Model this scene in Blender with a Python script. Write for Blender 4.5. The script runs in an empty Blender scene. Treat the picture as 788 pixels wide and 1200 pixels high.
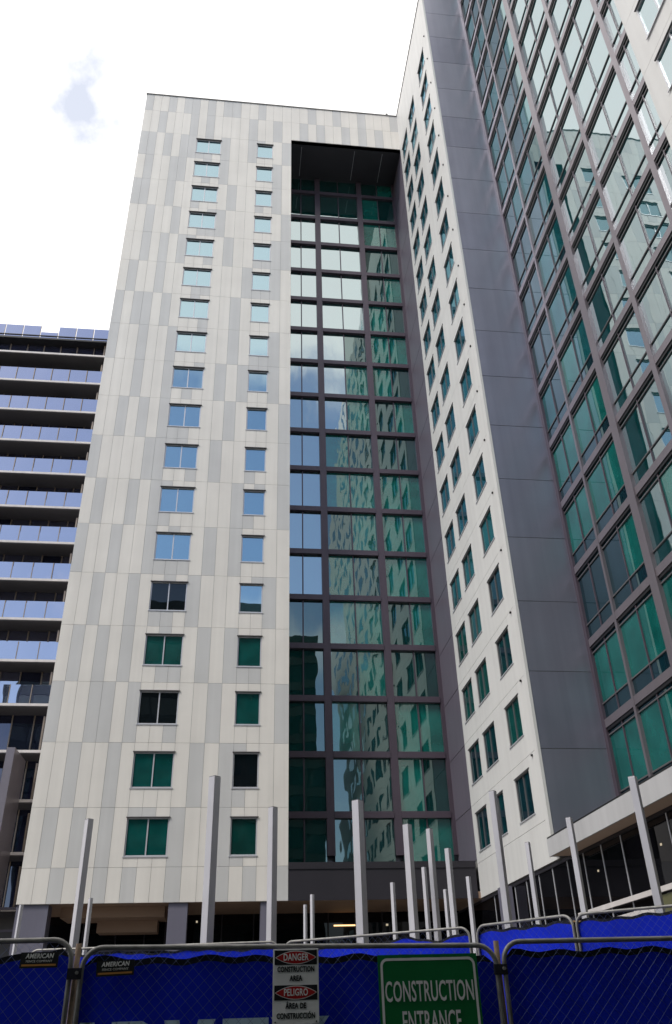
import bpy, bmesh, math, random
from mathutils import Vector, Matrix
rnd = random.Random(7)
scene = bpy.context.scene
C = scene.collection

# ------------------------------------------------------------------ materials
def new_mat(name):
    m = bpy.data.materials.new(name); m.use_nodes = True
    nt = m.node_tree
    for n in list(nt.nodes): nt.nodes.remove(n)
    out = nt.nodes.new('ShaderNodeOutputMaterial')
    return m, nt, out

def surf(name, col, rough=0.6, var=0.12, scale=1.2, bump=0.0, bscale=30, metal=0.0, spec=0.4, streak=0.0, coat=0.0):
    """Principled surface whose base colour carries soft blotches and vertical rain streaks."""
    m, nt, out = new_mat(name)
    b = nt.nodes.new('ShaderNodeBsdfPrincipled')
    b.inputs['Roughness'].default_value = rough
    b.inputs['Metallic'].default_value = metal
    b.inputs['Specular IOR Level'].default_value = spec
    geo = nt.nodes.new('ShaderNodeNewGeometry')
    n1 = nt.nodes.new('ShaderNodeTexNoise'); n1.inputs['Scale'].default_value = scale; n1.inputs['Detail'].default_value = 6
    nt.links.new(geo.outputs['Position'], n1.inputs['Vector'])
    mr = nt.nodes.new('ShaderNodeMapRange'); mr.inputs['From Min'].default_value = .3; mr.inputs['From Max'].default_value = .7
    mr.inputs['To Min'].default_value = 1 - var; mr.inputs['To Max'].default_value = 1 + var
    nt.links.new(n1.outputs['Fac'], mr.inputs['Value'])
    fac = mr.outputs['Result']
    if streak:
        mp = nt.nodes.new('ShaderNodeMapping'); mp.inputs['Scale'].default_value = (2.2, 2.2, .06)
        nt.links.new(geo.outputs['Position'], mp.inputs['Vector'])
        n2 = nt.nodes.new('ShaderNodeTexNoise'); n2.inputs['Scale'].default_value = 1.0; n2.inputs['Detail'].default_value = 5
        nt.links.new(mp.outputs['Vector'], n2.inputs['Vector'])
        mr2 = nt.nodes.new('ShaderNodeMapRange'); mr2.inputs['From Min'].default_value = .35; mr2.inputs['From Max'].default_value = .65
        mr2.inputs['To Min'].default_value = 1 - streak; mr2.inputs['To Max'].default_value = 1 + streak * .4
        nt.links.new(n2.outputs['Fac'], mr2.inputs['Value'])
        mu = nt.nodes.new('ShaderNodeMath'); mu.operation = 'MULTIPLY'
        nt.links.new(fac, mu.inputs[0]); nt.links.new(mr2.outputs['Result'], mu.inputs[1]); fac = mu.outputs[0]
    vm = nt.nodes.new('ShaderNodeVectorMath'); vm.operation = 'SCALE'
    vm.inputs[0].default_value = col
    nt.links.new(fac, vm.inputs['Scale']); nt.links.new(vm.outputs[0], b.inputs['Base Color'])
    if bump:
        n3 = nt.nodes.new('ShaderNodeTexNoise'); n3.inputs['Scale'].default_value = bscale; n3.inputs['Detail'].default_value = 4
        nt.links.new(geo.outputs['Position'], n3.inputs['Vector'])
        bp = nt.nodes.new('ShaderNodeBump'); bp.inputs['Strength'].default_value = bump; bp.inputs['Distance'].default_value = .02
        nt.links.new(n3.outputs['Fac'], bp.inputs['Height']); nt.links.new(bp.outputs[0], b.inputs['Normal'])
    nt.links.new(b.outputs[0], out.inputs[0])
    return m

def glass(name, base, ior=2.6, tint=(.86, .93, .95), wave=.012, wscale=.55, var=.25):
    """Coated facade glass: a blind or dark room behind (diffuse) under a mirror coat with slightly wavy panes."""
    m, nt, out = new_mat(name)
    geo = nt.nodes.new('ShaderNodeNewGeometry')
    n1 = nt.nodes.new('ShaderNodeTexNoise'); n1.inputs['Scale'].default_value = .9; n1.inputs['Detail'].default_value = 3
    nt.links.new(geo.outputs['Position'], n1.inputs['Vector'])
    mr = nt.nodes.new('ShaderNodeMapRange'); mr.inputs['From Min'].default_value = .3; mr.inputs['From Max'].default_value = .7
    mr.inputs['To Min'].default_value = 1 - var; mr.inputs['To Max'].default_value = 1 + var
    nt.links.new(n1.outputs['Fac'], mr.inputs['Value'])
    vm = nt.nodes.new('ShaderNodeVectorMath'); vm.operation = 'SCALE'; vm.inputs[0].default_value = base
    nt.links.new(mr.outputs['Result'], vm.inputs['Scale'])
    d = nt.nodes.new('ShaderNodeBsdfDiffuse'); nt.links.new(vm.outputs[0], d.inputs['Color'])
    g = nt.nodes.new('ShaderNodeBsdfGlossy'); g.inputs['Color'].default_value = (*tint, 1); g.inputs['Roughness'].default_value = .012
    mp = nt.nodes.new('ShaderNodeMapping'); mp.inputs['Scale'].default_value = (1.3, 1.3, .55)
    nt.links.new(geo.outputs['Position'], mp.inputs['Vector'])
    n2 = nt.nodes.new('ShaderNodeTexNoise'); n2.inputs['Scale'].default_value = wscale; n2.inputs['Detail'].default_value = 1.5
    nt.links.new(mp.outputs['Vector'], n2.inputs['Vector'])
    bp = nt.nodes.new('ShaderNodeBump'); bp.inputs['Strength'].default_value = 1.0; bp.inputs['Distance'].default_value = wave
    nt.links.new(n2.outputs['Fac'], bp.inputs['Height']); nt.links.new(bp.outputs[0], g.inputs['Normal'])
    fr = nt.nodes.new('ShaderNodeFresnel'); fr.inputs['IOR'].default_value = ior
    mx = nt.nodes.new('ShaderNodeMixShader')
    nt.links.new(fr.outputs[0], mx.inputs[0]); nt.links.new(d.outputs[0], mx.inputs[1]); nt.links.new(g.outputs[0], mx.inputs[2])
    nt.links.new(mx.outputs[0], out.inputs[0])
    return m

def emit(name, col, s):
    m, nt, out = new_mat(name)
    e = nt.nodes.new('ShaderNodeEmission'); e.inputs[0].default_value = (*col, 1); e.inputs[1].default_value = s
    nt.links.new(e.outputs[0], out.inputs[0]); return m

M = dict(
    beige=surf('panel_beige', (.69, .655, .605), .45, .05, .4, streak=.05),
    grey=surf('panel_light_grey', (.53, .522, .51), .45, .05, .4, streak=.05),
    white=surf('panel_white', (.63, .62, .60), .5, .03, .5, streak=.05),
    joint=surf('joint_dark', (.24, .235, .23), .8),
    slate=surf('slate_cladding', (.30, .30, .365), .30, .06, .35, streak=.07, metal=.65),
    slate2=surf('slate_cladding_worn', (.27, .27, .335), .34, .07, .5, streak=.10, metal=.65),
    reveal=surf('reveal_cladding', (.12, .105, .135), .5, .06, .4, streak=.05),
    mull=surf('mullion_metal', (.085, .066, .085), .35, .06, .6, metal=.2, streak=.04),
    mull2=surf('grid_metal', (.215, .19, .21), .33, .05, .6, metal=.5, streak=.06),
    dark=surf('dark_metal', (.02, .018, .024), .5, .1, .8),
    soffit_dark=surf('soffit_dark', (.05, .048, .055), .5, .1, .6),
    black=surf('black_trim', (.012, .012, .014), .4, .1, 2),
    tan=surf('tan_soffit', (.33, .22, .155), .6, .06, .5),
    winframe=surf('window_aluminium', (.55, .55, .58), .35, .05, 1, metal=.3),
    hood=surf('window_hood', (.10, .095, .10), .4, .1, 1),
    lilac=surf('pier_render', (.13, .125, .165), .6, .07, .5, streak=.06),
    concrete=surf('concrete', (.13, .125, .12), .8, .12, .7, bump=.2),
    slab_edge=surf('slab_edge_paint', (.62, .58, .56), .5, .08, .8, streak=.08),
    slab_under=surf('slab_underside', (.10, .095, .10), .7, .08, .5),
    bronze=surf('bronze_mullion', (.26, .21, .17), .4, .1, 1, metal=.3),
    pole=surf('post_paint', (.46, .45, .48), .4, .06, 1.4, metal=.25, bump=.05, bscale=8, streak=.06),
    polecap=surf('post_cap', (.16, .16, .18), .5),
    tube=surf('galvanised_tube', (.30, .29, .275), .5, .25, 9, metal=.45, bump=.1, bscale=60),
    rust=surf('weathered_post', (.24, .17, .12), .6, .35, 8, metal=.4, bump=.2),
    wire=surf('chain_wire', (.13, .17, .33), .5, .35, 1.5, metal=.3),
    blue=surf('windscreen_blue', (.003, .024, .64), .7, .13, 3.0, bump=.25, bscale=120, spec=.2),
    hem=surf('windscreen_hem', (.012, .013, .022), .8, .3, 12),
    paleblue=surf('banner_print', (.55, .72, .85), .6, .08, 6),
    sign_green=surf('sign_green', (.006, .17, .045), .4, .06, 4),
    sign_white=surf('sign_white', (.86, .86, .84), .45, .06, 8),
    sign_red=surf('sign_red', (.45, .016, .016), .4, .06, 6),
    sign_black=surf('sign_black', (.012, .012, .014), .45),
    orange=surf('plate_orange', (.55, .25, .06), .5),
    asphalt=surf('asphalt', (.05, .05, .052), .9, .25, .8, bump=.4, bscale=40),
    tan2=surf('canopy_soffit_tan', (.55, .40, .30), .6, .06, .5),
    fascia=surf('canopy_fascia', (.46, .455, .46), .45, .05, .6, streak=.08),
    olive=surf('olive_panel', (.12, .12, .06), .5, .15, 1),
    roofm=surf('roofing', (.3, .3, .3), .9),
    g_sky=glass('glass_open', (.010, .03, .04), 5.0, (.66, .90, 1.0), .006),
    g_teal=glass('glass_teal_blind', (.005, .062, .056), 1.9),
    g_dteal=glass('glass_deep_teal', (.004, .035, .03), 1.9),
    g_black=glass('glass_dark_room', (.004, .006, .008), 1.55),
    c_sky=glass('curtain_glass_clear', (.006, .05, .045), 5.0, (.82, .95, .97), .0055, .8),
    c_teal=glass('curtain_glass_blind', (.006, .12, .098), 2.5, (.75, .95, .90), .0055, .8),
    c_dark=glass('curtain_glass_dark', (.004, .032, .031), 2.5, (.75, .95, .92), .0055, .8),
    w_teal=glass('wing_glass_blind', (.006, .108, .095), 2.3, (.72, .93, .93), .005, .6),
    w_teal2=glass('wing_glass_soft', (.008, .075, .085), 2.0, (.70, .92, .95), .005, .6),
    v_sky=glass('wing_window_glass', (.008, .06, .08), 5.0, (.50, .82, .95), .006, .6),
    w_dark=glass('wing_glass_dark', (.004, .022, .032), 2.6, (.72, .93, .95), .005, .6),
    w_sky=glass('wing_glass_clear', (.006, .06, .065), 5.2, (.86, .97, 1.0), .005, .6),
    l_glass=glass('lilac_glass', (.03, .035, .08), 5.5, (.90, .90, 1.0), .012, .5),
    l_dark=glass('lilac_glass_dark', (.012, .014, .03), 2.0, (.7, .75, 1.0), .012, .5),
    shop=glass('shop_glass', (.004, .004, .005), 1.35, (.8, .8, .85), .008, .5),
    rear=glass('rear_tower_glass', (.006, .04, .038), 1.7, (.8, .9, .95), .01, .3),
    rear2=surf('rear_tower_spandrel', (.03, .055, .055), .5, .1, .3),
    lamp=emit('lamp_warm', (1, .62, .28), 1.6),
    lamp2=emit('lamp_white', (1, .85, .6), .4),
)

# ------------------------------------------------------------------ mesh helpers
class MB:
    def __init__(self): self.v = []; self.f = []; self.mi = []; self.mats = []
    def m(self, mat):
        if mat not in self.mats: self.mats.append(mat)
        return self.mats.index(mat)
    def quad(self, pts, mat):
        i = len(self.v); self.v += [tuple(p) for p in pts]; self.f.append(tuple(range(i, i + len(pts)))); self.mi.append(self.m(mat))
    def box(self, a, b, mat):
        x0, y0, z0 = a; x1, y1, z1 = b
        x0, x1 = min(x0, x1), max(x0, x1); y0, y1 = min(y0, y1), max(y0, y1); z0, z1 = min(z0, z1), max(z0, z1)
        i = len(self.v)
        self.v += [(x0,y0,z0),(x1,y0,z0),(x1,y1,z0),(x0,y1,z0),(x0,y0,z1),(x1,y0,z1),(x1,y1,z1),(x0,y1,z1)]
        for f in ((0,3,2,1),(4,5,6,7),(0,1,5,4),(1,2,6,5),(2,3,7,6),(3,0,4,7)):
            self.f.append(tuple(i + k for k in f)); self.mi.append(self.m(mat))
    def tube(self, pts, r, mat, n=8, closed=False):
        pts = [Vector(p) for p in pts]; i0 = len(self.v); k = len(pts)
        up = None
        for j, p in enumerate(pts):
            a = pts[max(j - 1, 0)]; b = pts[min(j + 1, k - 1)]
            t = (b - a).normalized()
            if up is None:
                up = t.orthogonal().normalized()
            up = (up - t * up.dot(t)).normalized(); sd = t.cross(up)
            for q in range(n):
                an = 2 * math.pi * q / n
                self.v.append(tuple(p + r * (math.cos(an) * up + math.sin(an) * sd)))
        for j in range(k - 1):
            for q in range(n):
                self.f.append((i0 + j*n + q, i0 + j*n + (q+1) % n, i0 + (j+1)*n + (q+1) % n, i0 + (j+1)*n + q)); self.mi.append(self.m(mat))
        self.f.append(tuple(i0 + q for q in reversed(range(n)))); self.mi.append(self.m(mat))
        self.f.append(tuple(i0 + (k-1)*n + q for q in range(n))); self.mi.append(self.m(mat))
    def build(self, name, parent=None, smooth=False, loc=None):
        me = bpy.data.meshes.new(name); me.from_pydata(self.v, [], self.f)
        for m in self.mats: me.materials.append(m)
        for p, k in zip(me.polygons, self.mi): p.material_index = k; p.use_smooth = smooth
        me.update()
        o = bpy.data.objects.new(name, me); C.objects.link(o)
        if parent: o.parent = parent
        if loc: o.location = loc
        return o

def thing(name, label, cat, loc=(0, 0, 0), group=None, rz=0):
    o = bpy.data.objects.new(name, None); C.objects.link(o); o.location = loc; o.rotation_euler = (0, 0, rz)
    o.empty_display_size = .3
    o['label'] = label; o['category'] = cat
    if group: o['group'] = group
    return o

def tag(o, label, cat, group=None):
    o['label'] = label; o['category'] = cat
    if group: o['group'] = group
    return o

def slot(o, mat, i=0):
    s = o.material_slots[i]; s.link = 'OBJECT'; s.material = mat

def inst(src, parent, loc, rz=0):
    """a copy of a part and of its sub-parts, sharing mesh data"""
    c = src.copy(); C.objects.link(c); c.parent = parent; c.location = loc; c.rotation_euler = (0, 0, rz)
    for ch in src.children:
        d = ch.copy(); C.objects.link(d); d.parent = c
    return c

def text_mesh(txt, size, mat, name, parent, loc, sx=1.0, rot=(math.pi/2, 0, 0), bold=0.0, ext=.0015, shear=0.0):
    cu = bpy.data.curves.new(name, 'FONT'); cu.body = txt; cu.size = size; cu.align_x = 'CENTER'; cu.align_y = 'CENTER'
    cu.extrude = ext; cu.offset = bold; cu.shear = shear; cu.resolution_u = 3; cu.space_character = 1.05
    tmp = bpy.data.objects.new(name, cu); C.objects.link(tmp)
    dg = bpy.context.evaluated_depsgraph_get(); dg.update()
    me = bpy.data.meshes.new_from_object(tmp.evaluated_get(dg))
    bpy.data.objects.remove(tmp); me.name = name
    me.materials.clear(); me.materials.append(mat)
    o = bpy.data.objects.new(name, me); C.objects.link(o); o.parent = parent
    o.location = loc; o.rotation_euler = rot; o.scale = (sx, 1, 1)
    return o

# ------------------------------------------------------------------ shared numbers (metres)
XL, XR, W = -9.47, 2.66, 11.83            # front facade: left edge, recess edge, corner with the wing
ZB, ZT, ZR = 6.5, 68.4, 63.8              # facade bottom, top, recess head
zw = [62.87, 59.92, 56.94, 53.92, 50.88, 47.81, 44.71, 41.6, 38.48, 35.34, 32.19, 29.04, 25.88, 22.73, 19.58, 16.44, 13.3, 10.19]
WH = 1.72                                  # window height
zj = [z + .47 for z in zw]                 # floor joints
YG = 3.6                                   # depth of the recessed curtain wall
FY = -11.2                                 # face of the slate end wall
G = 14.3                                   # plane of the glazed flank
BASE = 1.0                                 # plaza level

# ================================================================== GROUND
g = MB(); g.quad([(-600,-600,0),(600,-600,0),(600,600,0),(-600,600,0)], M['asphalt'])
go = g.build('ground'); go['kind'] = 'structure'
p = MB(); p.box((-60,-33.0,.004),(60,60,BASE), M['concrete'])
po = p.build('plaza'); po['kind'] = 'structure'

# ================================================================== PANELLED TOWER
tower = thing('panelled_tower', 'pale tower of beige and grey panels with tall recessed glass wall and white wing', 'building', (1.2, 0, BASE))
tower.location = (0, 0, 0)
# panel columns, fitted to the window edges
def cols(a, b, n): return [a + (b - a) * i / n for i in range(n)]
xs = cols(XL, -4.99, 7) + cols(-4.99, -3.02, 3) + cols(-3.02, -.11, 4) + cols(-.11, 1.16, 2) + cols(1.16, XR, 2) + [XR]
xs2 = cols(XR, W, 13) + [W]
GAP = .006
pat = {17: 'LGLGLGL', 16: 'LLGLLGL', 15: 'GLLGGLG', 14: 'LGLGLGL', 13: 'LLGLLGL', 12: 'GLLGLLG'}
fw = MB()
def panel(x0, x1, z0, z1, k):
    e = rnd.uniform(0, .004)
    fw.box((x0 + GAP, -.03 - e, z0 + GAP), (x1 - GAP, -.004, z1 - GAP), M['grey' if k == 'G' else 'beige'])
def rowpat(n, prev):
    out = []
    for i in range(n):
        pr = .42
        if out and out[-1] == 'G': pr = .12
        if prev and i < len(prev) and prev[i] == 'G': pr *= .55
        if len(out) > 1 and out[-1] == out[-2] == 'L': pr = .8
        out.append('G' if rnd.random() < pr else 'L')
    return out
prev = None
zrows = [ZT, 66.2, zj[0]] + zj[1:] + [8.0, ZB]     # joints from the top
nrow = len(zrows) - 1
for r in range(nrow):
    z1, z0 = zrows[r], zrows[r + 1]
    fl = r - 2                                          # which window row sits in this band
    rp = rowpat(18, prev)
    if fl in pat:
        for i, ch in enumerate(pat[fl]): rp[i] = ch
    prev = rp
    for i in range(18):
        x0, x1 = xs[i], xs[i + 1]
        if 0 <= fl < 18 and (7 <= i < 10 or 14 <= i < 16):
            wt, wb = zw[fl], zw[fl] - WH
            panel(x0, x1, wt, z1, 'L' if rnd.random() < .75 else 'G')
            panel(x0, x1, z0, wb, 'G' if rnd.random() < .42 else 'L')
        else:
            panel(x0, x1, z0, z1, rp[i])
    if r < 2:
        rp2 = rowpat(13, None)
        for i in range(13):
            panel(xs2[i], xs2[i + 1], max(z0, ZR) if r == 1 else z0, z1, rp2[i])
for i in range(13):
    panel(xs2[i], xs2[i + 1], ZR - .42, ZR, 'L') if False else None
# backing wall with window holes left open: strips between the openings
def back(x0, x1, z0, z1): fw.box((x0, 0, z0), (x1, .30, z1), M['joint'])
for a, b in ((XL, -4.99), (-3.02, -.11), (1.16, XR)): back(a, b, ZB, ZT)
for a, b in ((-4.99, -3.02), (-.11, 1.16)):
    edge = [ZT] + [v for z in zw for v in (z, z - WH)] + [ZB]
    for k in range(0, len(edge), 2): back(a, b, edge[k + 1], edge[k])
back(XR, W, zj[0] if zj[0] > ZR else ZR, ZT)
fw.build('front_wall', tower)
# thin coping along the roof edge
cp = MB(); cp.box((XL - .05, -.09, ZT), (W, .4, ZT + .09), M['joint']); cp.build('coping', tower)
# the body behind: left flank, rear, roof
bd = MB()
bd.box((XL, .302, ZB), (XR - .3, 16, ZT - .2), M['beige'])
bd.box((XR - .3, YG + .6, ZB), (W + .4, 16, ZT - .2), M['slate'])
bd.box((XR - .3, .302, ZR + .12), (W + .4, YG + .6, ZT - .2), M['slate'])
bd.build('core_wall', tower)
rv = MB()                                                # the lining of the recess
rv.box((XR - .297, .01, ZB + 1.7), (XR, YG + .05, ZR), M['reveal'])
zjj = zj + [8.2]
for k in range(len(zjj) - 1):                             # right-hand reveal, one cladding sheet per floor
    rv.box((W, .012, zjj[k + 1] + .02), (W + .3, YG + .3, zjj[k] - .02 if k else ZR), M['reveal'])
rv.box((W + .03, .012, ZB), (W + .3, YG + .3, ZR), M['joint'])
rv.build('recess_lining', tower)
so = MB(); so.box((XR, .02, ZR), (W, YG + .3, ZR + .1), M['soffit_dark'])
for x in (3.55, 8.0, 10.35): so.box((x, .5, ZR - .012), (x + .035, YG - .3, ZR - .001), M['winframe'])
so.build('recess_soffit', tower)

# --- windows of the front: frame, panes, sill, hood share meshes
def make_window(w, h, nm, mats, parent, loc, rz=0, fr=.055, mullions=1, inset=.05, hood=True, hp=.10):
    f = MB(); d0, d1 = inset - .03, inset + .10
    f.box((0, d0, 0), (fr, d1, h), mats[0]); f.box((w - fr, d0, 0), (w, d1, h), mats[0])
    f.box((fr, d0, 0), (w - fr, d1, fr), mats[0]); f.box((fr, d0, h - fr), (w - fr, d1, h), mats[0])
    for k in range(mullions):
        c = w * (k + 1) / (mullions + 1); f.box((c - .03, d0, fr), (c + .03, d1, h - fr), mats[0])
    fo = f.build(nm, parent, loc=loc); fo.rotation_euler = (0, 0, rz)
    pn = MB(); seg = [fr] + [w * (k + 1) / (mullions + 1) + s for k in range(mullions) for s in (-.03, .03)] + [w - fr]
    for k in range(0, len(seg), 2): pn.box((seg[k], inset + .015, fr), (seg[k + 1], inset + .03, h - fr), mats[1])
    pn.build('pane', fo)
    s = MB(); s.box((-.05, -.065, -.05), (w + .05, inset - .032, -.002), mats[0]); s.build('sill', fo)
    if hood:
        q = MB(); q.box((-.05, -hp, h + .002), (w + .05, inset - .032, h + .04), M['hood']); q.build('hood', fo)
    return fo
def tilt_pane(mb, axis, a, b, z0, z1, p, mat, amt=.006):
    # a light of glass set a hair out of true, so that its reflection breaks at the frame
    t, q = rnd.uniform(-amt, amt), rnd.uniform(-amt, amt) * 1.6
    if axis == 'y': mb.quad([(a, p + t + q, z0), (b, p - t + q, z0), (b, p - t - q, z1), (a, p + t - q, z1)], mat)
    else: mb.quad([(p + t + q, b, z0), (p - t + q, a, z0), (p - t - q, a, z1), (p + t - q, b, z1)], mat)
def set_pane(win, mat):
    for ch in win.children:
        if ch.name.startswith('pane'):
            slot(ch, mat); ch.rotation_euler = (rnd.uniform(-.008, .008), 0, rnd.uniform(-.004, .004))
kindD = ['g_sky'] * 13 + ['g_black', 'g_teal', 'g_black', 'g_teal', 'g_teal']
kindS = ['g_sky'] * 14 + ['g_teal', 'g_teal', 'g_black', 'g_dteal']
kindD[13] = 'g_black'
wd = ws = None
for r, z in enumerate(zw):
    if wd is None:
        wd = make_window(1.97, WH, 'window', (M['winframe'], M['g_sky']), tower, (-4.99, 0, z - WH)); d_ = wd
        ws = make_window(1.27, WH, 'window', (M['winframe'], M['g_sky']), tower, (-.11, 0, z - WH), mullions=0); s_ = ws
    else:
        d_ = inst(wd, tower, (-4.99, 0, z - WH)); s_ = inst(ws, tower, (-.11, 0, z - WH))
    set_pane(d_, M[kindD[r]]); set_pane(s_, M[kindS[r]])

# --- recessed curtain wall
zt = [61.9 - 3.18 * k for k in range(17)]
cw = MB(); yf0, yf1 = YG - .16, YG + .12
for x0, x1 in ((XR, XR + .12), (4.9, 5.33), (8.5, 8.93), (W - .22, W)): cw.box((x0, yf0, 9.0), (x1, yf1, ZR), M['mull'])
bays = [(XR + .12, 4.9, 3.72), (5.33, 8.5, 6.9), (8.93, W - .22, 10.3)]
for z in zt:
    for x0, x1, xm in bays: cw.box((x0, yf0 - .05, z - .17), (x1, yf1, z + .17), M['mull'])
edges = [ZR] + zt + [8.0]
for k in range(len(edges) - 1):
    zhi = edges[k] - (.17 if k else 0); zlo = edges[k + 1] + .17
    for x0, x1, xm in bays: cw.box((xm - .035, YG - .05, zlo), (xm + .035, YG + .1, zhi), M['mull'])
curtain = cw.build('curtain_wall', tower)
for k in range(len(edges) - 1):
    zhi = edges[k] - (.17 if k else 0); zlo = edges[k + 1] + .17
    for bi, (x0, x1, xm) in enumerate(bays):
        pn = MB()
        for j, (a, b) in enumerate(((x0, xm - .035), (xm + .035, x1))):
            if k == 0: mm = 'c_dark' if not (bi == 2 and j == 1) else 'c_teal'
            elif bi == 2: mm = ('c_teal', 'c_teal', 'c_dark', 'c_teal', 'c_dark')[(k * 3 + j * (k % 3)) % 5]
            elif bi == 1: mm = 'c_sky' if (k < 6 or (j == 0 and k < 9)) else ('c_teal', 'c_dark', 'c_teal')[(k * 2 + j) % 3]  # duller panes also paint in the wing's dim, stepped reflection
            else: mm = 'c_sky' if k < 13 else 'c_dark'
            if k >= len(edges) - 3 and bi < 2: mm = 'c_dark'
            tilt_pane(pn, 'y', a, b, zlo, zhi, YG + .03, M[mm])
        pn.build('pane', curtain)
bn = MB(); bn.box((XR, -.02, ZB), (W - .15, .5, 7.85), M['dark']); bn.box((XR, -.06, 7.853), (W - .13, .6, 8.15), M['dark'])
bn.box((XR + .3, .6, 7.4), (W - .15, YG + .3, 7.85), M['dark']); bn.build('dark_band', tower)

# --- side wing wall (plane X = W), from the corner towards the street
ww = MB()
cA, cB, cC = (-2.57, -.66), (-5.34, -3.40), (-9.02, -7.14)
YE = FY + .3
opens = [cA, cB, cC]
def wback(y0, y1, z0, z1): ww.box((W + .003, y0, z0), (W + .3, y1, z1), M['joint'])
ybr = [YE, cC[0], cC[1], cB[0], cB[1], cA[0], cA[1], -.004]
for a, b in ((YE, cC[0]), (cC[1], cB[0]), (cB[1], cA[0]), (cA[1], -.004)): wback(a, b, ZB, ZT)
for a, b in opens:
    e2 = [ZT] + [v for z in zw for v in (z, z - WH)] + [ZB]
    for k in range(0, len(e2), 2): wback(a, b, e2[k + 1], e2[k])
gp = .008
zb2 = [ZT] + zj + [8.0, ZB]
for r in range(len(zb2) - 1):
    z1, z0 = zb2[r], zb2[r + 1]; fl = r - 1
    if 0 <= fl < 18:
        wt, wb = zw[fl], zw[fl] - WH
        for a, b in ((YE, cC[0]), (cC[1], cB[0]), (cB[1], cA[0]), (cA[1], -.034)): ww.box((W - .03, a, z0 + gp), (W, b, z1 - gp), M['white'])
        for a, b in opens:
            ww.box((W - .03, a, wt), (W, b, z1 - gp), M['white']); ww.box((W - .03, a, z0 + gp), (W, b, wb), M['white'])
    else:
        ww.box((W - .03, YE, z0 + gp), (W, -.034, z1 - gp), M['white'])
ww.build('wing_wall', tower)
wp = MB(); wp.box((W - .08, YE, ZT), (W + .5, -.1, ZT + .09), M['joint']); wp.build('coping', tower)
wbk = MB(); wbk.box((W + .31, YE, ZB), (W + 2.3, -.01, ZT - .2), M['slate']); wbk.build('core_wall', tower)
w0 = None
wk = ['v_sky'] * 13 + ['w_teal2', 'w_dark', 'w_dark', 'w_dark', 'w_dark']
for r, z in enumerate(zw):
    for ci, (a, b) in enumerate(opens):
        # local x runs towards -Y after a quarter turn: local (x, y) -> world (y', -x')
        if w0 is None:
            w0 = make_window(1.93, WH, 'window', (M['hood'], M['w_sky']), tower, (W, b, z - WH), -math.pi / 2, fr=.04, inset=.035, hp=.06); o = w0
            for ch in o.children:
                if ch.name.startswith('sill'): slot(ch, M['winframe'])
        else: o = inst(w0, tower, (W, b - .01, z - WH), -math.pi / 2)
        kx = wk[r]
        if 13 < r < 17 and rnd.random() < .4: kx = 'g_teal'
        set_pane(o, M[kx])
# small wall anchors beside the outer window column
an = MB(); an.box((-.07, -.04, -.04), (0, .04, .04), M['black']); a0 = None
for z in zj:
    for y in (-9.75,):
        if a0 is None: a0 = an.build('wall_anchor', tower, loc=(W - .031, y, z - .12))
        else: inst(a0, tower, (W - .031, y, z - .12))
# --- ground storey under the front
pr = [(-9.44, -8.06), (-2.77, -1.91), (1.40, 2.08)]
for a, b in pr:
    q = MB(); q.box((a, .06, BASE - .02), (b, 1.0, ZB - .003), M['lilac']); q.build('pier', tower)
q = MB(); q.box((XL + .02, .02, ZB - .001), (W + .2, 6.2, ZB + .3), M['tan'])
q.build('soffit', tower)
q = MB(); q.box((-7.7, 1.2, 6.05), (-3.0, 3.5, ZB - .003), M['tan']); q.box((-6.2, 2.6, 5.55), (-3.4, 3.9, 6.047), M['tan']); q.build('soffit_bulkhead', tower)
lg = MB(); lg.box((XL + .1, 5.0, BASE - .02), (W + .2, 5.1, ZB - .003), M['shop'])
lobby = lg.build('lobby_glazing', tower)
mm = MB()
for x in (-9.0, -7.2, -5.6, -4.2, -3.2, -.4, 1.2, 3.9, 5.0, 6.4, 7.8, 9.2, 10.6): mm.box((x, 4.9, BASE), (x + .06, 4.998, ZB - .01), M['dark'])
for z in (2.4, 3.7, 4.9): mm.box((XL + .1, 4.92, z), (-3.2, 4.97, z + .08), M['lilac'])
mm.build('mullion', lobby)
q = MB(); q.box((5.3, 4.7, 5.85), (6.4, 4.8, 5.91), M['lamp']); q.build('lobby_light', tower)
q = MB(); q.box((8.0, 4.7, 5.83), (8.1, 4.8, 5.92), M['lamp2']); q.build('lobby_light', tower)
q = MB(); q.box((-1.66, 4.7, 6.12), (-1.58, 4.8, 6.2), M['lamp2']); q.build('lobby_light', tower)
q = MB(); q.tube([(11.0, .2, ZT + .09), (11.0, .2, ZT + .5)], .05, M['black'], 8); q.tube([(11.0, .2, ZT + .5), (11.0, .2, ZT + .62)], .09, M['black'], 8); q.build('roof_light', tower)

# ================================================================== GLASS TOWER
YN = -64.0; HT = 80.0
gt = thing('glass_tower', 'tall purplish block on the right with slate end wall, gridded teal glazing and white canopy', 'building', (0, 0, 0))
ew = MB()
zq = [7.0] + [10.4 + 3.13 * k for k in range(23)]
zq = [z for z in zq if z < HT] + [HT]
for k in range(len(zq) - 1):
    ew.box((11.62, FY, zq[k] + .015), (G - .012, FY + .18, zq[k + 1] - .015), M[('slate', 'slate2', 'slate')[k % 3]])
ew.box((11.66, FY + .02, 6.6), (G + .45, FY + .3, HT - .05), M['joint'])
ew.build('end_wall', gt)
fn = MB(); fn.box((11.5, FY - .02, 6.56), (11.617, FY + .32, HT), M['white']); fn.box((11.617, FY + .19, 6.56), (W - .034, FY + .32, HT), M['white']); fn.build('corner_fin', gt)
core = MB(); core.box((G + .5, YN, BASE), (G + 18, FY + .1, HT), M['slate']); core.build('core_wall', gt)
YV = [-14.1, -17.5, -21.0, -24.4]; VW = [.16, .5, .28, .30]
PAN = -25.6
T0 = 7.93; TS = 3.37
zT = [T0 + TS * k for k in range(22)]; zT = [z for z in zT if z < HT]
gf = MB(); XO = G - .02
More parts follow.
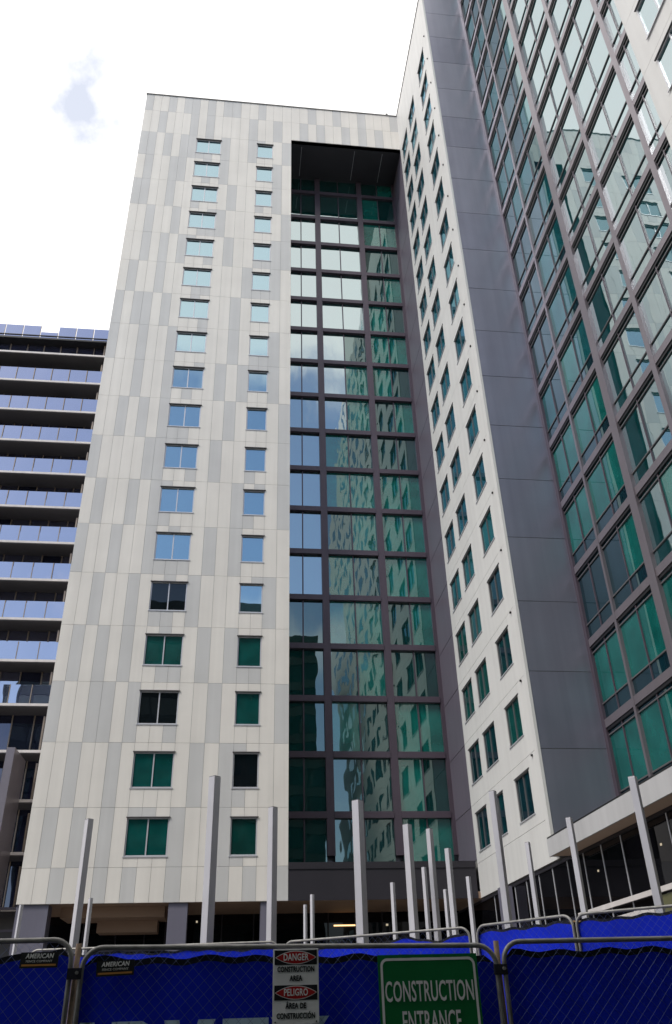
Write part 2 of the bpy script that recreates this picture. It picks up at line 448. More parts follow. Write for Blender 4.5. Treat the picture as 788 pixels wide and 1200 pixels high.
for y, w in zip(YV, VW): gf.box((XO - (.04 if w > .4 else 0), y - w / 2, 7.0), (G + .3, y + w / 2, HT), M['mull2'])
gf.box((XO, FY - .25, 7.0), (G + .3, FY, HT), M['mull'])
yb = [FY - .25] + [v for y, w in zip(YV, VW) for v in (y + w / 2, y - w / 2)] + [PAN]
gb = [(yb[k + 1], yb[k]) for k in range(0, len(yb), 2)]
for z in zT:
    for a, b in gb: gf.box((XO + .015, a, z - .16), (G + .3, b, z + .16), M['mull2'])
for k in range(len(zT) - 1):
    lo, hi = zT[k] + .16, zT[k + 1] - .16
    for a, b in gb:
        if b - a < .5: continue
        ym = (a + b) / 2; xg = G + .055
        gf.box((xg, a, lo + .62), (G + .29, b, lo + .67), M['hood'])       # rail over the low awning light
        gf.box((xg, a, hi - .30), (G + .29, b, hi - .25), M['hood'])
        gf.box((G + .03, a, hi - .12), (G + .098, b, hi), M['black'])       # black strip: shade of the transom's underside, put in as colour
        gf.box((xg, ym - .03, lo), (G + .29, ym + .03, lo + .62), M['mull'])
        gf.box((xg, ym - .03, lo + .67), (G + .29, ym + .03, hi - .30), M['mull'])
        gf.box((xg, ym - .03, hi - .25), (G + .29, ym + .03, hi), M['mull'])
grid = gf.build('glazing_grid', gt)
top = MB(); cnt = 0
for k in range(len(zT) - 1):
    lo, hi = zT[k] + .16, zT[k + 1] - .16
    for bi, (a, b) in enumerate(gb):
        ym = (a + b) / 2
        pn = MB() if cnt < 96 else top
        narrow = b - a < 1.5
        for j, (c, d) in enumerate(((a, ym), (ym, b))):
            if k < 5 and bi < 2: mk = 'w_teal' if rnd.random() < .72 else 'w_dark'
            elif bi < 2: mk = rnd.choice(['w_teal2', 'w_dark', 'w_teal2', 'w_dark', 'w_teal' if k < 9 else 'w_teal2'])
            else: mk = 'w_sky' if k > 2 else rnd.choice(['w_sky', 'w_teal'])
            tilt_pane(pn, 'x', c, d, lo + .645, hi - .275, G + .11, M[mk])
            pn.box((G + .10, c, lo), (G + .12, d, lo + .645), M['w_dark' if bi < 2 else 'w_sky'])
            pn.box((G + .10, c, hi - .275), (G + .12, d, hi), M['w_dark' if bi < 2 else 'w_sky'])
        if pn is not top: pn.build('pane', grid)
        cnt += 1
o = top.build('upper_panes', grid); o['kind'] = 'stuff'
# white panelled end with windows (most of it beyond the frame, seen in the glass)
pw = MB(); wins = []
ya = PAN
WY = []
y = PAN - .92
while y - 2.0 > YN + 1: WY.append((y - 1.95, y)); y -= 3.45
yedge = [PAN]
for a, b in WY: yedge += [b, a]
yedge.append(YN)
xw = G - .06
pw.box((xw + .04, YN + .01, 7.0), (G + .5, PAN - .01, HT - .02), M['joint'])
zsill = [z + .95 for z in zT]
# full height strips between the window columns
for k in range(0, len(yedge), 2):
    for j in range(len(zT)):
        z1 = zT[j + 1] if j + 1 < len(zT) else HT
        z0 = zT[j] if j else 7.0
        pw.box((xw, yedge[k + 1] , z0 + gp), (xw + .05, yedge[k], z1 - gp), M['white'])
for a, b in WY:
    for j in range(len(zT)):
        z1 = zT[j + 1] if j + 1 < len(zT) else HT
        z0 = zT[j] if j else 7.0
        if j + 1 < len(zT):
            pw.box((xw, a, z0 + gp), (xw + .05, b, z0 + .95), M['white']); pw.box((xw, a, z0 + .95 + 1.9), (xw + .05, b, z1 - gp), M['white'])
        else: pw.box((xw, a, z0 + gp), (xw + .05, b, z1 - gp), M['white'])
pw.build('panel_wall', gt)
wq = None; nwin = 0; rest = MB()
for ci, (a, b) in enumerate(WY):
    for j in range(len(zT) - 1):
        z = zT[j] + .95
        if ci < 2 and j < 20:
            if wq is None: wq = make_window(1.95, 1.9, 'window', (M['winframe'], M['w_sky']), gt, (xw + .0, b, z), -math.pi / 2, inset=.005, hood=True); o = wq
            else: o = inst(wq, gt, (xw, b, z), -math.pi / 2)
        else:
            rest.box((xw - .01, a + .04, z + .04), (xw + .045, b - .04, z + 1.86), M['w_dark' if (ci * 7 + j * 3) % 4 == 0 else 'w_sky'])
o = rest.build('far_window', gt); o['kind'] = 'stuff'
# canopy and shop front
cn = MB(); cn.box((11.12, -46, 6.42), (11.18, -11.72, 7.0), M['fascia']); cn.box((11.18, -11.78, 6.58), (G + .3, -11.72, 7.0), M['fascia'])
cn.box((11.14, -46, 7.001), (G + .3, -11.72, 7.06), M['black'])
canopy = cn.build('canopy', gt)
q = MB(); q.box((11.185, -46, 6.44), (W + .9, -11.79, 6.57), M['tan2']); q.build('canopy_soffit', canopy)
sf = MB(); xs_ = W + .06
sf.box((xs_, -46, 4.60), (xs_ + .05, 5.0, 6.40), M['shop']); sf.box((xs_, -46, BASE - .02), (xs_ + .05, 5.0, 4.46), M['shop'])
shop = sf.build('shop_front', gt)
q = MB(); q.box((xs_ - .06, -46, 6.335), (xs_ + .1, 4.9, 6.436), M['dark'])
y = -1.95
while y > -45:
    q.box((xs_ - .022, y - .025, BASE), (xs_ - .002, y + .025, 6.333), M['winframe']); y -= 1.57
q.build('mullion', shop)
q = MB(); q.box((xs_ + .06, -46, 4.44), (xs_ + .2, 5.0, 4.62), M['dark']); q.box((xs_ - .12, -46, 4.46), (xs_ - .073, -11.9, 4.60), M['slab_edge']); q.build('sill_band', shop)
q = MB(); q.box((xs_ - .05, -17.4, 3.2), (xs_ - .004, -14.4, 4.2), M['slab_edge']); q.box((xs_ - .05, -44, 3.0), (xs_ - .004, -17.6, 4.4), M['olive']); q.build('lower_panel', shop)
q = MB(); q.box((xs_ - .5, -4.9, BASE - .02), (xs_ - .08, -4.2, ZB - .12), M['lilac']); q.build('column', gt)
for y in (-14.0, -18.6):
    q = MB(); q.box((xs_ - .02, y, 5.6), (xs_ - .004, y + .09, 5.66), M['lamp2']); q.build('lobby_light', gt)
rf = MB(); rf.box((G + .5, YN, HT), (G + 18, FY, HT + .1), M['roofm']); rf.build('roof', gt)

# ================================================================== BALCONY BUILDING (left, behind)
bb = thing('balcony_building', 'dark apartment block with stacked balcony slabs and lilac glass behind the pale tower', 'building', (0, 0, 0))
LX0, LX1, LY = -48.0, -10.1, 10.0
SL = [48.1 - 2.9 * k for k in range(15)]
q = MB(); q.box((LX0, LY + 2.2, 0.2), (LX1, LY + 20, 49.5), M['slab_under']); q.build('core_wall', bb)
for k, z in enumerate(SL):
    if z < 4: break
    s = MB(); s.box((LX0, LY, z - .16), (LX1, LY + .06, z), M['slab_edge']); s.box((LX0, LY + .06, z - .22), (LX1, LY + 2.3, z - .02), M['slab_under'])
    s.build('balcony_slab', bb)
    zh = (SL[k - 1] - .23) if k else 49.45
    yw = LY + (1.75 if k else .8)
    b_ = MB(); x = LX1 - .35; fr = MB(); i = 0
    # glass in separate lights, each a hair out of plane so that reflections break at the mullions
    while x > LX0 + 1:
        wd_ = (.62, .85, .9, 1.35, 1.3, 1.32, 1.3)[i % 7] if i < 7 else 1.33
        dx = rnd.uniform(-.012, .012)
        mk = M['l_glass'] if k < 11 else M['l_dark']
        if rnd.random() < .10: mk = M['l_dark']
        if k == 1: mk = M['c_dark'] if rnd.random() < .6 else M['l_dark']
        b_.quad([(x - wd_ + .03, yw + dx, z), (x - .03, yw - dx, z), (x - .03, yw - dx, zh), (x - wd_ + .03, yw + dx, zh)], mk)
        fr.box((x - .035, yw - .10, z), (x + .035, yw + .04, zh), M['bronze'])
        if i in (1, 2): fr.box((x - .05, LY + .35, z), (x + .05, LY + .55, min(zh, z + 2.2)), M['bronze'])
        x -= wd_; i += 1
    b_.box((LX0, yw + .05, z), (LX1, yw + .12, zh), M['black'])
    gl = b_.build('window_band', bb); fr.build('mullion', gl)
    if 0 < k < 11:
        r_ = MB(); rp_ = r_; x = LX1 - .1; i = 0
        while x > LX0 + 2:
            dx = rnd.uniform(-.006, .006)
            r_.quad([(x - 1.30, LY + .04 + dx, z + .02), (x - .04, LY + .04 - dx, z + .02), (x - .04, LY + .04 - dx, z + 1.22), (x - 1.30, LY + .04 + dx, z + 1.22)], M['l_glass'] if rnd.random() < .93 else M['l_dark'])
            rp_.box((x - .045, LY + .02, z), (x + .005, LY + .08, z + 1.22), M['bronze']); x -= 1.34
        r_.build('glass_railing', bb)
s = MB(); s.box((LX0, LY - .05, 49.46), (LX1, LY + 2.3, 49.62), M['black']); s.box((LX0, LY - .06, 49.8), (LX1, LY - .02, 49.87), M['black']); s.build('roof_slab', bb)
ps = MB(); x = LX1; i = 0
while x > LX0:
    h = 50.9 if not (-16.9 < x - .7 < -15.4) else 50.25
    ps.box((x - 1.36, LY, 49.63), (x - .04, LY + .03, h), M['l_glass']); ps.box((x - .04, LY - .01, 49.63), (x, LY + .04, h), M['bronze']); x -= 1.4
ps.build('roof_screen', bb)
q = MB(); q.box((-12.95, 7.0, .9), (-12.50, 9.96, 15.5), M['mull2']); q.build('pier', bb)
q = MB()
for z in (3.6, 5.0, 6.3, 7.4): q.box((-30, LY - .3, z), (LX1 - .1, LY - .15, z + .12), M['lilac'])
q.build('louvre', bb)

# ================================================================== TOWER ACROSS THE STREET (only its reflection shows)
rt = thing('office_tower', 'dark teal gridded tower across the street, seen mirrored in the lower windows', 'building', (0, 0, 0))
RX0, RX1, RY, RH = -30.0, 10.4, -49.0, 44.0
q = MB(); q.box((RX0, RY - 22, 0.1), (RX1, RY - .1, RH - .2), M['rear2']); q.build('wall', rt)
gl = MB(); sp = MB()
z = 5.0
while z < RH - 1:
    gl.box((RX0, RY - .09, z), (RX1, RY - .02, z + 2.1), M['rear']); sp.box((RX0, RY - .09, z + 2.12), (RX1, RY + .1, z + 3.2), M['rear2']); z += 3.3
x = RX0
while x < RX1: sp.box((x, RY - .02, 4), (x + .3, RY + .25, RH), M['rear2']); x += 3.4
gl.build('window_band', rt); sp.build('facade_grid', rt)
q = MB(); q.box((-20, RY - 16, RH - .2), (-4, RY - 4, RH + 1), M['rear2']); q.build('roof_plant', rt)

# ================================================================== POSTS
posts = [  # x, y, side, turn, label
 (-3.08, -22.72, .135, 40, 'leftmost full-size grey post, dark on its right side, crossing the bottom left panels'),
 (-.36, -26.33, .155, 45, 'tallest looking square grey post, standing before the windows of the pale facade'),
 (.82, -23.84, .145, 40, 'grey square post in front of the right edge of the pale panelled facade'),
 (2.52, -24.45, .17, 45, 'thick pale grey post reaching up before the middle of the recessed glass wall'),
 (4.01, -22.05, .155, 42, 'grey post just right of the thick middle post, left of a close pair'),
 (4.64, -21.55, .12, 38, 'grey post with a shorter thinner post close at its left'),
 (5.69, -18.96, .13, 42, 'grey post standing before the right edge of the recessed glass wall'),
 (5.67, -15.92, .11, 40, 'short thin grey post tucked against the left of a taller one'),
 (7.42, -11.11, .108, 40, 'shortest thin post right of the close pair, before the dark band'),
 (5.25, -12.89, .115, 42, 'thin lone grey post between the thick middle post and the row to its right'),
 (7.51, -13.99, .118, 42, 'slim grey post in front of the corner where the white wing meets the dark band'),
 (2.84, -7.39, .105, 40, 'smaller of two thin posts under the dark band beside the pale facade'),
 (2.85, -10.25, .108, 43, 'taller of two thin posts under the dark band beside the pale facade'),
 (5.15, -25.25, .12, 45, 'grey post rising across the lowest windows of the white wing'),
 (7.63, -19.74, .108, 44, 'short grey post standing before the bottom of the white wing wall'),
 (7.66, -22.74, .12, 44, 'grey post whose top touches the white canopy corner'),
 (7.59, -26.41, .135, 45, 'large grey post at the right rising past the white canopy edge'),
]
from_px = [(-7.35, -8.5, .115, 42, 'pale thin post in front of the purplish corner pier at the far left'),
           (-4.75, -10.0, .115, 42, 'bluish thin post under the tan ceiling box of the pale tower')]
for x, y, s, rz, lb in posts + from_px:
    t = thing('square_post', lb, 'post', (x, y, BASE), 'tall square grey posts on the plaza', math.radians(rz))
    h = 4.5
    q = MB(); q.box((-s/2, -s/2, 0), (s/2, s/2, h - .012), M['pole']); sh = q.build('shaft', t)
    bv = sh.modifiers.new('edge', 'BEVEL'); bv.width = .008; bv.segments = 2
    q = MB(); q.box((-s/2 + .004, -s/2 + .004, h - .012), (s/2 - .004, s/2 - .004, h), M['polecap']); q.build('cap', t)
    q = MB(); q.box((-s, -s, 0.002), (s, s, .02), M['polecap']); q.build('base_plate', t)

# ================================================================== FENCES
def rounded(x0, x1, z0, z1, r=.14):
    pts = [(x0, 0, z0)]
    for k in range(9):
        a = math.pi - k / 8 * math.pi / 2; pts.append((x0 + r + r * math.cos(a), 0, z1 - r + r * math.sin(a)))
    for k in range(9):
        a = math.pi / 2 - k / 8 * math.pi / 2; pts.append((x1 - r + r * math.cos(a), 0, z1 - r + r * math.sin(a)))
    pts.append((x1, 0, z0)); return pts

def fence_panel(w, h, label, loc, rz, group, sag=.05, slant=0.0, wires=True, pitch=.06, seed=0):
    rr = random.Random(seed)
    t = thing('site_fence', label, 'fence', loc, group, rz)
    f = MB(); pts = [(a, b, c + slant * a) for a, b, c in rounded(0, w, .05, h)]
    f.tube(pts, .0185, M['tube'], 10); f.tube([(0, 0, .12), (w, 0, .12)], .019, M['tube'], 8)
    f.build('frame', t, smooth=True)
    # blue fabric: sags and ripples behind the wires
    s = MB(); nx, nz = int(w * 14), 46; y0 = .03
    top = h - .055
    def P(i, j):
        u, v = i / nx, j / nz
        x = .01 + u * (w - .02)
        tz = top - sag * .5 * (1 - math.cos(2 * math.pi * u * max(1, round(w / 1.2)))) * .5 - .012 * math.sin(x * 17 + seed)
        cut = 0
        if x < .14: cut = .14 - math.sqrt(max(0, .14**2 - (.14 - x)**2))
        if w - x < .14: cut = .14 - math.sqrt(max(0, .14**2 - (.14 - w + x)**2))
        z = .10 + v * (tz - .10)
        z = min(z, h - .03 - cut) + slant * x
        y = y0 + .010 * math.sin(x * 5.3 + v * 3 + seed) + .008 * math.sin(x * 2.1 - v * 7 + seed * 2) + .006 * math.sin(x * 11 + v * 9)
        return (x, y, z)
    grid_ = [[P(i, j) for i in range(nx + 1)] for j in range(nz + 1)]
    for j in range(nz):
        for i in range(nx):
            s.quad([grid_[j][i], grid_[j][i+1], grid_[j+1][i+1], grid_[j+1][i]], M['hem'] if j >= nz - 1 else M['blue'])
    so_ = s.build('windscreen', t, smooth=True)
    bm = bmesh.new(); bm.from_mesh(so_.data); bmesh.ops.remove_doubles(bm, verts=bm.verts, dist=1e-5); bm.to_mesh(so_.data); bm.free()
    if wires:
        c = MB(); zlo, zhi = .08, h - .01; d = pitch * math.sqrt(2)
        k = -int(h / d) - 2
        def clipl(x0, z0, sx):
            # a wire from the bottom rail to the top rail at 45 degrees, clipped to the frame
            L = zhi - zlo; xa, xb = x0, x0 + sx * L; ta, tb = 0.0, 1.0
            for lim, sg in ((.0, 1), (w, -1)):
                fa, fb = sg * (xa - lim), sg * (xb - lim)
                if fa < 0 and fb < 0: return None
                if fa < 0: ta = max(ta, fa / (fa - fb))
                if fb < 0: tb = min(tb, fa / (fa - fb))
            if tb - ta < .01: return None
            return (xa + (xb - xa) * ta, zlo + L * ta, xa + (xb - xa) * tb, zlo + L * tb)
        x = -h - .1
        while x < w + h + .1:
            for sx, yy in ((1, -.004), (-1, .003)):
                q = clipl(x, 0, sx)
                if q:
                    xa, za, xb, zb = q
                    def inside(xx, zz):
                        r = .14
                        if zz > h - r and xx < r: return math.hypot(xx - r, zz - h + r) < r
                        if zz > h - r and xx > w - r: return math.hypot(xx - w + r, zz - h + r) < r
                        return True
                    for _ in range(8):
                        if inside(xb, zb): break
                        xb -= sx * .02; zb -= .02
                    c.tube([(xa, yy, za + slant * xa), (xb, yy, zb + slant * xb)], .0011, M['wire'], 3)
            x += d
        c.build('chain_link', t)
    return t

YF = -34.9
front_group = 'front row of blue screened fence panels'
LW = 3.2
ang = math.radians(-3)
f1 = fence_panel(LW, 2.175, 'nearest row fence panel at the far left with blue screen sagging below its top rail', (-1.12 - LW * math.cos(ang), YF - LW * math.sin(ang) * 1, 0), ang, front_group, sag=.09, seed=1)
f2 = fence_panel(3.06, 2.12, 'widest front fence panel with blue screen, carrying the danger sign and the green sign', (-1.04, YF, 0), 0, front_group, sag=.03, slant=-.012, seed=2)
f3 = fence_panel(3.3, 2.105, 'front fence panel at the right with plain blue screen and no sign', (2.08, YF, 0), 0, front_group, sag=.02, seed=3)
# lettering printed on the banner of the middle panel; only its top edge shows above the picture's lower border
ws_ = [c for c in f2.children if c.name.startswith('windscreen')][0]
for ch, xc, wd_ in (('A', .03, .62), ('R', .42, .80), ('V', .66 - .0, .80), ('E', 1.19, .78), ('Y', 1.56, .80)):
    pass
banner = MB()
def poly(pts): banner.quad([(x, .004, z) for x, z in pts], M['paleblue'])
zt_, zb_ = 1.655, 1.28; st = .085
# R
poly([(.25, zb_), (.25 + st, zb_), (.25 + st, zt_), (.25, zt_)])
poly([(.25 + st, zt_ - .07), (.47, zt_ - .07), (.50, zt_ - .02), (.46, zt_), (.25 + st, zt_)])
poly([(.45, zt_ - .17), (.54, zt_ - .17), (.54, zt_ - .06), (.50, zt_ - .02), (.47, zt_ - .07)])
poly([(.25 + st, zt_ - .24), (.45, zt_ - .24), (.54, zt_ - .17), (.45, zt_ - .17), (.25 + st, zt_ - .17)])
poly([(.44, zb_), (.55, zb_), (.47, zt_ - .24), (.37, zt_ - .24)])
# V
poly([(.72, zb_), (.80, zb_), (.715, zt_), (.61, zt_)])
poly([(.72, zb_ + .0), (.80, zb_), (.97, zt_), (.85, zt_)])
# E
poly([(1.02, zb_), (1.11, zb_), (1.11, zt_), (1.02, zt_)])
for z0_, z1_ in ((zt_ - .075, zt_), (zt_ - .22, zt_ - .15), (zb_, zb_ + .075)): poly([(1.11, z0_), (1.345, z0_), (1.345, z1_), (1.11, z1_)])
# Y
poly([(1.52, zb_), (1.61, zb_), (1.61, zb_ + .16), (1.52, zb_ + .16)])
poly([(1.52, zb_ + .16), (1.58, zb_ + .16), (1.47, zt_), (1.36, zt_)])
poly([(1.555, zb_ + .16), (1.61, zb_ + .16), (1.78, zt_), (1.67, zt_)])
# A
poly([(-.02, zb_), (.07, zb_), (.10, zt_), (.03, zt_)]) ; poly([(.14, zb_), (.22, zb_), (.13, zt_), (.06, zt_ - .002)])
bl = banner.build('lettering', ws_)
sm = bl.modifiers.new('thick', 'SOLIDIFY'); sm.thickness = .002

# loose posts between the panels, with their clamps
for x, h, lb in ((-1.085, 2.15, 'rusty steel fence post clamped between the left and middle front panels'), (2.045, 2.115, 'rusty steel fence post clamped between the middle and right front panels')):
    t = thing('fence_post', lb, 'fence post', (x, YF + .035, 0), 'rusty posts of the front fence')
    q = MB(); q.tube([(0, 0, 0), (0, 0, h)], .021, M['rust'], 10); q.build('shaft', t, smooth=True)
    q = MB(); q.box((-.05, -.062, h - .23), (.05, -.03, h - .16), M['hem']); q.tube([(.02, -.09, h - .19), (.02, -.03, h - .19)], .012, M['tube'], 6); q.build('clamp', t)
    q = MB(); q.box((-.25, -.3, .002), (.25, .3, .06), M['concrete']); q.build('foot', t)

# second row, farther off on the plaza
back_group = 'second row of blue screened fence panels behind'
def fence_between(a, b, top, label, seed, **k):
    a, b = Vector(a), Vector(b); d = b - a
    return fence_panel(d.length, top - BASE, label, (a.x, a.y, BASE), math.atan2(d.y, d.x), back_group, seed=seed, pitch=.075, **k)
fence_between((-3.2, -26.2), (.80, -26.95), 2.75, 'second row fence panel at the left, only its top rail showing over the front fence', 5, sag=.06)
fence_between((.90, -26.85), (3.46, -28.75), 2.75, 'second row fence panel with loosely hanging creased blue screen behind the green sign', 6, sag=.16)
fence_between((3.54, -28.88), (4.49, -30.17), 2.75, 'narrow second row fence panel right of the creased one', 7, sag=.03)
fence_between((4.53, -30.2), (6.9, -32.2), 2.75, 'second row fence panel at the right under the big grey post', 8, sag=.03)

# ================================================================== SIGNS
ds = thing('danger_sign', 'white bilingual danger sign with two red ovals hanging on the front fence', 'sign', (.33, YF - .03, 1.608))
q = MB(); SW, SH = .335, .475
q.box((0, -.004, 0), (SW, .001, SH), M['sign_white']); b_ = q.build('board', ds)
bv = b_.modifiers.new('edge', 'BEVEL'); bv.width = .0015; bv.segments = 1
def oval(cx, cz, rx, rz, y, mat, name, parent, n=40):
    m_ = MB(); R = (rx * rx + rz * rz) / (2 * rz); hh = math.asin(rx / R); pts = []
    for k in range(n // 2 + 1):
        a = -hh + 2 * hh * k / (n // 2); pts.append((cx + R * math.sin(a), y, cz - (R * math.cos(a) - (R - rz)) ))
    for k in range(1, n // 2):
        a = hh - 2 * hh * k / (n // 2); pts.append((cx + R * math.sin(a), y, cz + (R * math.cos(a) - (R - rz))))
    m_.quad(pts, mat); return m_.build(name, parent)
for zc, w1 in ((.419, 'DANGER'), (.195, 'PELIGRO')):
    q = MB(); q.box((.012, -.0065, zc - .047), (SW - .012, -.0042, zc + .047), M['sign_black']); k_ = q.build('header', ds)
    oval(SW / 2, zc, .152, .044, -.0075, M['sign_white'], 'oval_rim', k_); oval(SW / 2, zc, .146, .039, -.0085, M['sign_red'], 'oval', k_)
    text_mesh(w1, .062, M['sign_white'], 'lettering', k_, (SW / 2, -.0095, zc), .72 if w1 == 'DANGER' else .70, bold=.0012)
for txt, z in (('CONSTRUCTION', .342), ('AREA', .284), ('ÁREA DE', .112), ('CONSTRUCCIÓN', .050)):
    text_mesh(txt, .048, M['sign_black'], 'lettering', ds, (SW / 2, -.0060, z), .70 if len(txt) > 7 else .75, bold=.0014)
q = MB()
for x, z in ((.02, SH - .012), (SW - .02, SH - .012), (SW - .02, .015), (.02, .015)): q.tube([(x, -.012, z), (x, .004, z)], .005, M['black'], 8)
q.build('bolt', ds)

gs = thing('entrance_sign', 'green construction entrance sign with white border on the front fence', 'sign', (1.105, YF - .035, 1.33), rz=0)
SW, SH = .755, .70
q = MB(); q.box((0, -.004, 0), (SW, 0, SH), M['sign_green']); q.build('board', gs)
def rrect(x0, z0, x1, z1, r, n=6):
    out = []
    for cx, cz, a0 in ((x1 - r, z1 - r, 0), (x0 + r, z1 - r, 90), (x0 + r, z0 + r, 180), (x1 - r, z0 + r, 270)):
        for k in range(n + 1):
            a = math.radians(a0 + 90 * k / n); out.append((cx + r * math.cos(a), cz + r * math.sin(a)))
    return out
o1, o2 = rrect(.018, .018, SW - .018, SH - .022, .05), rrect(.036, .036, SW - .036, SH - .040, .034)
q = MB()
for k in range(len(o1)):
    a, b, c, d = o1[k], o1[(k+1) % len(o1)], o2[(k+1) % len(o2)], o2[k]
    q.quad([(a[0], -.0065, a[1]), (b[0], -.0065, b[1]), (c[0], -.0065, c[1]), (d[0], -.0065, d[1])], M['sign_white'])
q.build('border', gs)
text_mesh('CONSTRUCTION', .185, M['sign_white'], 'lettering', gs, (SW / 2, -.0075, .455), .445, bold=.0022)
text_mesh('ENTRANCE', .185, M['sign_white'], 'lettering', gs, (SW / 2, -.0075, .265), .445, bold=.0022)

def plate(label, loc, rz, tilt):
    t = thing('name_plate', label, 'plate', loc, "fence maker's plates", rz); t.rotation_euler = (0, tilt, rz)
    q = MB(); q.box((-.133, -.004, -.05), (.133, .001, .05), M['sign_black']); q.build('board', t)
    text_mesh('AMERICAN', .041, M['sign_white'], 'lettering', t, (0, -.006, .024), .92, bold=.001, shear=.15)
    text_mesh('FENCE COMPANY', .020, M['sign_white'], 'lettering', t, (0, -.006, -.008), 1.1)
    q = MB(); q.box((-.12, -.0055, -.038), (.12, -.0045, -.026), M['orange']); q.build('stripe', t)
plate('small black maker plate on the left front fence panel', (-1.335, YF - .045, 2.045), ang, 0.0)
plate('small black maker plate on the middle front fence panel, slightly tilted', (-.80, YF - .03, 1.985), 0, -.03)

# ================================================================== CAMERA
yaw, pitch, roll, f, D = .12935787, .55498246, -.03056408, 968.0576, 41.8308378
cy, sy, cp_, sp_, cr, sr = math.cos(yaw), math.sin(yaw), math.cos(pitch), math.sin(pitch), math.cos(roll), math.sin(roll)
x = Vector((cy, -sy, 0)); fw_ = Vector((sy * cp_, cy * cp_, sp_)); u = Vector((-sy * sp_, -cy * sp_, cp_))
Rv = cr * x + sr * u; Uv = -sr * x + cr * u
cam = bpy.data.cameras.new('camera'); co = bpy.data.objects.new('camera', cam); C.objects.link(co)
mat = Matrix((Rv, Uv, -fw_)).transposed().to_4x4(); mat.translation = Vector((0, -D, 1.6)); co.matrix_world = mat
cam.sensor_fit = 'VERTICAL'; cam.sensor_height = 24; cam.lens = 24 * f / 1200; cam.clip_end = 3000; cam.clip_start = .05
scene.camera = co

# ================================================================== LIGHT AND SKY
sun_dir = Vector((-.80, -.60, 0)).normalized(); el = math.radians(52)
sd = Vector((sun_dir.x * math.cos(el), sun_dir.y * math.cos(el), math.sin(el)))     # towards the sun
sl = bpy.data.lights.new('sun', 'SUN'); sl.energy = 1.9; sl.angle = math.radians(14); sl.color = (1, .96, .90)
so2 = bpy.data.objects.new('sun', sl); C.objects.link(so2); so2.rotation_euler = sd.to_track_quat('Z', 'Y').to_euler(); so2.location = sd * 200
wld = bpy.data.worlds.new('World'); scene.world = wld; wld.use_nodes = True
nt = wld.node_tree; bg = nt.nodes['Background']; out = nt.nodes['World Output']
sky = nt.nodes.new('ShaderNodeTexSky'); sky.sky_type = 'NISHITA'; sky.sun_disc = False
sky.sun_elevation = el; sky.sun_rotation = math.atan2(sd.x, sd.y)
bg.inputs['Strength'].default_value = .15
tc = nt.nodes.new('ShaderNodeTexCoord')
nt.links.new(sky.outputs[0], bg.inputs['Color'])
sep = nt.nodes.new('ShaderNodeSeparateXYZ'); nt.links.new(tc.outputs['Generated'], sep.inputs[0])
n1 = nt.nodes.new('ShaderNodeTexNoise'); n1.noise_dimensions = '4D'; n1.inputs['W'].default_value = 233.6; n1.inputs['Scale'].default_value = 3.2; n1.inputs['Detail'].default_value = 8; n1.inputs['Roughness'].default_value = .55
mpn = nt.nodes.new('ShaderNodeMapping'); mpn.inputs['Rotation'].default_value = (0, 0, 0)
nt.links.new(tc.outputs['Generated'], mpn.inputs['Vector']); nt.links.new(mpn.outputs['Vector'], n1.inputs['Vector'])
# cloud cover: almost closed ahead and overhead, broken behind the viewer
cov = nt.nodes.new('ShaderNodeMapRange'); cov.inputs['From Min'].default_value = -.9; cov.inputs['From Max'].default_value = .3
cov.inputs['To Min'].default_value = -.05; cov.inputs['To Max'].default_value = .115; nt.links.new(sep.outputs['Y'], cov.inputs['Value'])
hi = nt.nodes.new('ShaderNodeMapRange'); hi.inputs['From Min'].default_value = .60; hi.inputs['From Max'].default_value = .80
hi.inputs['To Min'].default_value = 0; hi.inputs['To Max'].default_value = .10; nt.links.new(sep.outputs['Z'], hi.inputs['Value'])
ad = nt.nodes.new('ShaderNodeMath'); ad.operation = 'ADD'; nt.links.new(n1.outputs['Fac'], ad.inputs[0]); nt.links.new(cov.outputs['Result'], ad.inputs[1])
ad2 = nt.nodes.new('ShaderNodeMath'); ad2.operation = 'ADD'; nt.links.new(ad.outputs[0], ad2.inputs[0]); nt.links.new(hi.outputs['Result'], ad2.inputs[1])
hb = nt.nodes.new('ShaderNodeMapRange'); hb.inputs['From Min'].default_value = .66; hb.inputs['From Max'].default_value = .76
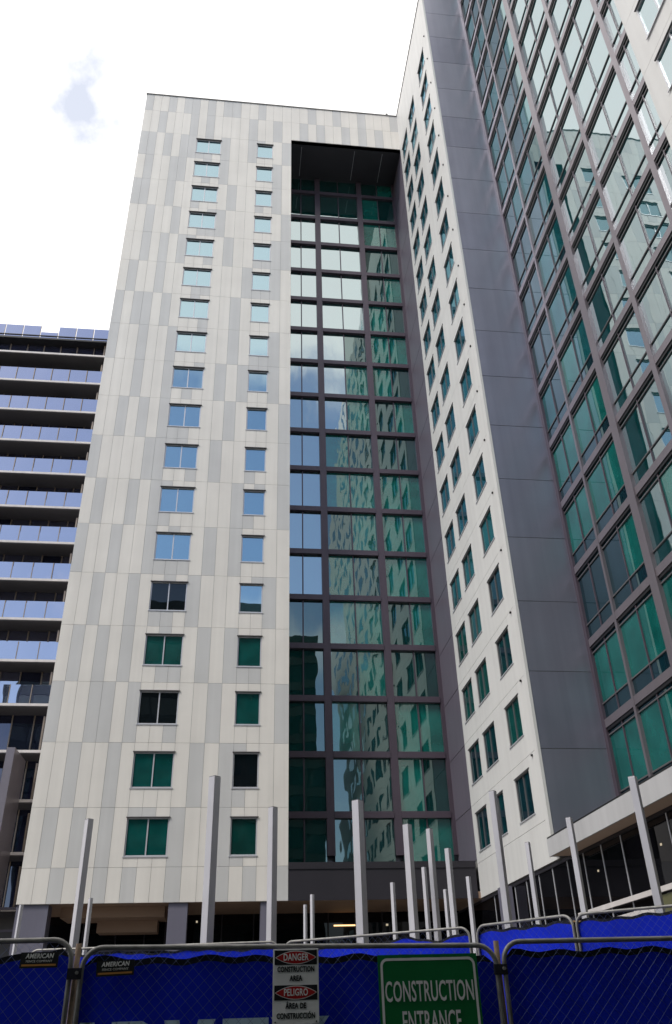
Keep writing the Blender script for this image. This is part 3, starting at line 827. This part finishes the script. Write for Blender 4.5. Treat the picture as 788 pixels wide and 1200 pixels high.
hb.inputs['To Min'].default_value = -.02; hb.inputs['To Max'].default_value = .22; nt.links.new(sep.outputs['Z'], hb.inputs['Value'])
yb = nt.nodes.new('ShaderNodeMapRange'); yb.inputs['From Min'].default_value = 0; yb.inputs['From Max'].default_value = -.3
yb.inputs['To Min'].default_value = 0; yb.inputs['To Max'].default_value = 1; nt.links.new(sep.outputs['Y'], yb.inputs['Value'])
hm = nt.nodes.new('ShaderNodeMath'); hm.operation = 'MULTIPLY'; nt.links.new(hb.outputs['Result'], hm.inputs[0]); nt.links.new(yb.outputs['Result'], hm.inputs[1])
ad3 = nt.nodes.new('ShaderNodeMath'); ad3.operation = 'ADD'; nt.links.new(ad2.outputs[0], ad3.inputs[0]); nt.links.new(hm.outputs[0], ad3.inputs[1]); ad2 = ad3
cm = nt.nodes.new('ShaderNodeMapRange'); cm.interpolation_type = 'SMOOTHSTEP'
cm.inputs['From Min'].default_value = .44; cm.inputs['From Max'].default_value = .62; nt.links.new(ad2.outputs[0], cm.inputs['Value'])
bgc = nt.nodes.new('ShaderNodeBackground'); bgc.inputs['Color'].default_value = (1, .975, .955, 1); bgc.inputs['Strength'].default_value = 1.2
mx = nt.nodes.new('ShaderNodeMixShader'); vl = nt.nodes.new('ShaderNodeMapRange'); vl.inputs['From Min'].default_value = -.3; vl.inputs['From Max'].default_value = .3
vl.inputs['To Min'].default_value = 0; vl.inputs['To Max'].default_value = .40; nt.links.new(sep.outputs['Y'], vl.inputs['Value'])
mxm = nt.nodes.new('ShaderNodeMath'); mxm.operation = 'MAXIMUM'; nt.links.new(cm.outputs['Result'], mxm.inputs[0]); nt.links.new(vl.outputs['Result'], mxm.inputs[1])
nt.links.new(mxm.outputs[0], mx.inputs[0]); nt.links.new(bg.outputs[0], mx.inputs[1]); nt.links.new(bgc.outputs[0], mx.inputs[2])
nt.links.new(mx.outputs[0], out.inputs['Surface'])

vs = scene.view_settings; vs.view_transform = 'Standard'; vs.look = 'None'; vs.exposure = 0.42; vs.gamma = 1.0; vs.use_curve_mapping = False
scene.cycles.max_bounces = 7; scene.cycles.use_denoising = True
